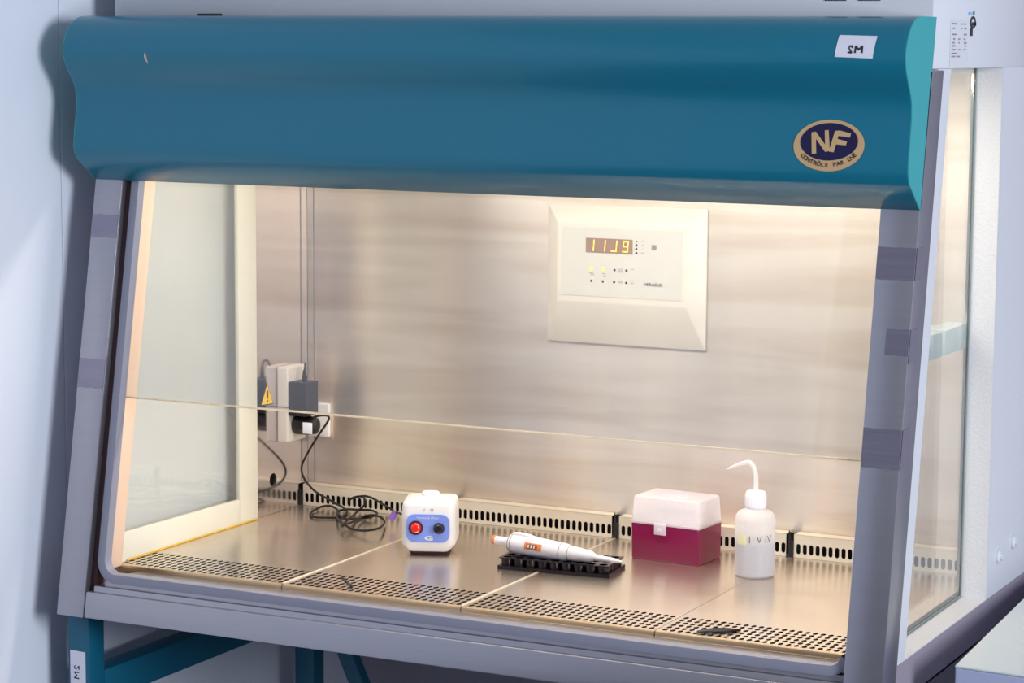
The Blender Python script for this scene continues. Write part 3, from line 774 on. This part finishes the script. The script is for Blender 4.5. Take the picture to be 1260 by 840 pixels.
pwin('counter', 48, 61, -.28, .16, .0158, M_lcd, W1)
b = bmesh.new()
for t0 in (49.5, 53, 56.5):
    for s in ((-.2, .1),):
        bb = bmesh.new(); vs = []
        for t, a in ((t0, s[0]), (t0+1.6, s[0]), (t0+1.6, s[1]), (t0, s[1])): vs.append(bb.verts.new(ax*q(t)+toC*(.0160*math.cos(a))+side_*(.0160*math.sin(a))))
        bb.faces.new(vs); merge(b, bb)
finish('counter_digits', b, M_white, W1)
for t in (22.5, 26, 86, 96):
    rad = {22.5: .0134, 26: .0150, 86: .0139, 96: .0117}[t]
    finish('ring_mark', lathe_bm([(rad-.0005, q(t)), (rad+.0002, q(t)), (rad+.0002, q(t+.6)), (rad-.0005, q(t+.6))], (0, 0, 0), ax, 28), M_greyink, PP)

# tip box
bx = Vector((.6809, .4105, 0)); ex_ = Vector((.7986, .4010, 0))-bx; rot = math.atan2(ex_.y, ex_.x); Wd = ex_.length; Dp = .0800
TB = empty('tip_box', bx+Matrix.Rotation(rot, 3, 'Z')@Vector((Wd/2, Dp/2, 0)), 'magenta pipette tip box with frosted lid standing beside the wash bottle', 'box', rot)
hw, hd = Wd/2, Dp/2
finish('base', loft_bm([(.0003, rrect(hw-.0015, hd-.0015, .003)), (.002, rrect(hw-.0005, hd-.0005, .003)), (.054, rrect(hw, hd, .003)), (.0565, rrect(hw, hd, .003))]), M_magenta, TB, smooth=True)
def shell(sections, wall):
    b = bmesh.new(); R_ = [[b.verts.new((x, y, z)) for x, y in lp_] for z, lp_ in sections]
    n = len(R_[0])
    for A_, B_ in zip(R_, R_[1:]):
        for i in range(n): b.faces.new((A_[i], A_[(i+1) % n], B_[(i+1) % n], B_[i]))
    b.faces.new(R_[-1]); return b
finish('lid', shell([(.0570, rrect(hw+.0012, hd+.0012, .004)), (.0605, rrect(hw+.0012, hd+.0012, .004)), (.0610, rrect(hw-.0002, hd-.0002, .004)), (.0965, rrect(hw-.0022, hd-.0022, .004)), (.0988, rrect(hw-.0034, hd-.0034, .004)), (.0996, rrect(hw-.0052, hd-.0052, .004))], 0), M_lid, TB, smooth=True)
box('lid_panel', -.030, .030, -.020, .018, .0996, .1004, M_lid, TB, .0003)
box('tip_tray', -hw+.004, hw-.004, -hd+.004, hd-.004, .0566, .0640, M_white, TB, .001)
b = bmesh.new()
for i in range(12):
    for j in range(8):
        lb = lathe_bm([(.0028, .0640), (.0030, .0710), (.0022, .0710), (.0020, .0645)], ((i-5.5)*.0088, (j-3.5)*.0088, 0), n=6); merge(b, lb)
o = finish('pipette_tips', b, M_white, TB); o['kind'] = 'stuff'
LT_ = box('latch', -.0205+.004, -.001+.004, -hd-.0040, -hd-.0008, .0425, .0600, M_lid, TB, .0008)
box('latch_pad', -.0155+.004, -.006+.004, -hd-.0046, -hd-.0038, .0465, .0535, M_lid, LT_, .0003)

# wash bottle
BC = (.8965, .3858)
WB = empty('wash_bottle', (BC[0], BC[1], 0), 'translucent white wash bottle with bent spout beside the magenta box', 'bottle')
finish('liquid', lathe_bm([(0, .003), (.0255, .003), (.0285, .006), (.0288, .052), (0, .052)], n=32), M_liquid, WB, smooth=True)
finish('bottle_body', lathe_bm([(0, .0003), (.0265, .0003), (.0298, .0035), (.0302, .010), (.0302, .086), (.0290, .093), (.0250, .0985), (.0170, .1015), (.0140, .1035), (.0140, .106)], n=40), M_ldpe, WB, smooth=True)
CPo = finish('screw_cap', lathe_bm([(.0146, .1040), (.0150, .1050), (.0150, .1060), (.0158, .1065), (.0158, .1240), (.0140, .1290), (.0050, .1300), (.0040, .1310), (0, .1310)], n=32), M_cap, WB, smooth=True)
b = bmesh.new()
for i in range(30):
    a = 2*math.pi*i/30; bb = box_bm(-.0005, .0005, -.0004, .0006, .108, .1225, 0)
    bmesh.ops.rotate(bb, verts=bb.verts, cent=(0, 0, 0), matrix=Matrix.Rotation(a, 3, 'Z')); bmesh.ops.translate(bb, verts=bb.verts, vec=(.0157*math.sin(-a)*-1*-1, .0157*math.cos(a), 0)); merge(b, bb)
finish('cap_ribs', b, M_cap, CPo)
cy_ = .3858
sp = [(0, 0, .130), (.0, 0, .145), (-.0015, 0, .158), (-.006, 0, .1685), (-.013, -.001, .1725), (-.022, -.002, .1705), (-.033, -.003, .1660), (-.045, -.004, .1600)]
finish('spout', tube_bm(catmull(sp, 5), .0032, 10, lambda t: .0036 if t < .55 else .0036-.0024*(t-.55)/.45), M_ldpe, WB, smooth=True)
base_a = math.atan2(CP.y-BC[1], CP.x-BC[0])
def wrap(x, z, rad=.0306): a = base_a+x/rad; return (rad*math.cos(a), rad*math.sin(a), z)
def strip(name, xa, xb, za, zb, mt, rad):
    b = bmesh.new(); n = 12; lo_, hi_ = [], []
    for i in range(n+1):
        x = xa+(xb-xa)*i/n; lo_.append(b.verts.new(wrap(x, za, rad))); hi_.append(b.verts.new(wrap(x, zb, rad)))
    for i in range(n): b.faces.new((lo_[i], lo_[i+1], hi_[i+1], hi_[i]))
    return finish(name, b, mt, WB, smooth=True)
M_stain = mat('pale_yellow_marker', (226, 222, 186), .5)
strip('yellow_mark', -.030, -.0135, .0515, .0675, M_stain, .0304)
b = text_bm('I  V IV', .0150); 
for v in b.verts: v.co = Vector(wrap(v.co.x*1.0+.009, .0605+v.co.y+.03*v.co.x, .0307))
finish('handwriting', b, mat('faded_green_ink', (120, 122, 96), .6), WB)

# slivers lying on the perforated front edge
TW = empty('tweezers', tuple(atZ(885, 773.5, 0)), 'dark slim tweezers lying on the perforated edge near the right post', 'tweezers')
pa, pb = atZ(858, 777, .0022)-TW.location, atZ(911, 775, .0022)-TW.location
pm = (pa+pb)/2
for s_ in (1, -1):
    nv = Vector((-(pb-pa).y, (pb-pa).x, 0)).normalized()*.0022*s_
    finish('arm', tube_bm(catmull([pa+nv*.9, pa.lerp(pb, .3)+nv*1.5+Vector((0, 0, .0012)), pa.lerp(pb, .65)+nv*1.3+Vector((0, 0, .001)), pb], 5), .0017, 7, lambda t: .0012+.0013*math.sin(min(1, t*1.1)*math.pi*.8)), M_greyadp, TW, smooth=True)
W2 = empty('wire_pin', tuple(atZ(426, 714.5, 0)), 'short dark pin lying on the perforated edge in front of the mixer', 'pin')
pa, pb = atZ(419.5, 708.5, .0018)-W2.location, atZ(432, 720, .0018)-W2.location
finish('shank', tube_bm([pa, pa.lerp(pb, .5), pb], .0014, 7), M_greyadp, W2, smooth=True)
finish('head', lathe_bm([(0, 0), (.0024, .0006), (.0024, .0030), (0, .0036)], pb, (pb-pa).normalized(), 10), M_greyadp, W2, smooth=True)

# bench at the right -------------------------------------------------------------
c0 = atZ(1175, 818, 0); c1 = atZ(1260, 830, 0); c2 = atZ(1260, 735, 0)
ex1 = (c1-c0).normalized(); ey1 = (c2-c0).normalized()
BN = empty('bench', (c0.x, c0.y, FL), 'glossy white bench top at the right edge with pale blue front', 'bench')
o3 = Vector((0, 0, 0)); wv = ex1*.75; dv = ey1*.80
def bslab(name, z0, z1, ins, mt):
    pts = [o3+ex1*ins+ey1*ins, wv+ey1*ins-ex1*ins, wv+dv-ex1*ins-ey1*ins, dv+ex1*ins-ey1*ins]
    return finish(name, prism_bm([(p.x, p.y, z0-FL) for p in pts], (0, 0, z1-z0), .0015), mt, BN)
bslab('bench_top', -.004, 0, 0, M_bench)
bslab('bench_edge', -.034, -.0042, .0005, M_benchside)
bslab('bench_cabinet', FL+.001, -.0345, .02, M_benchside)
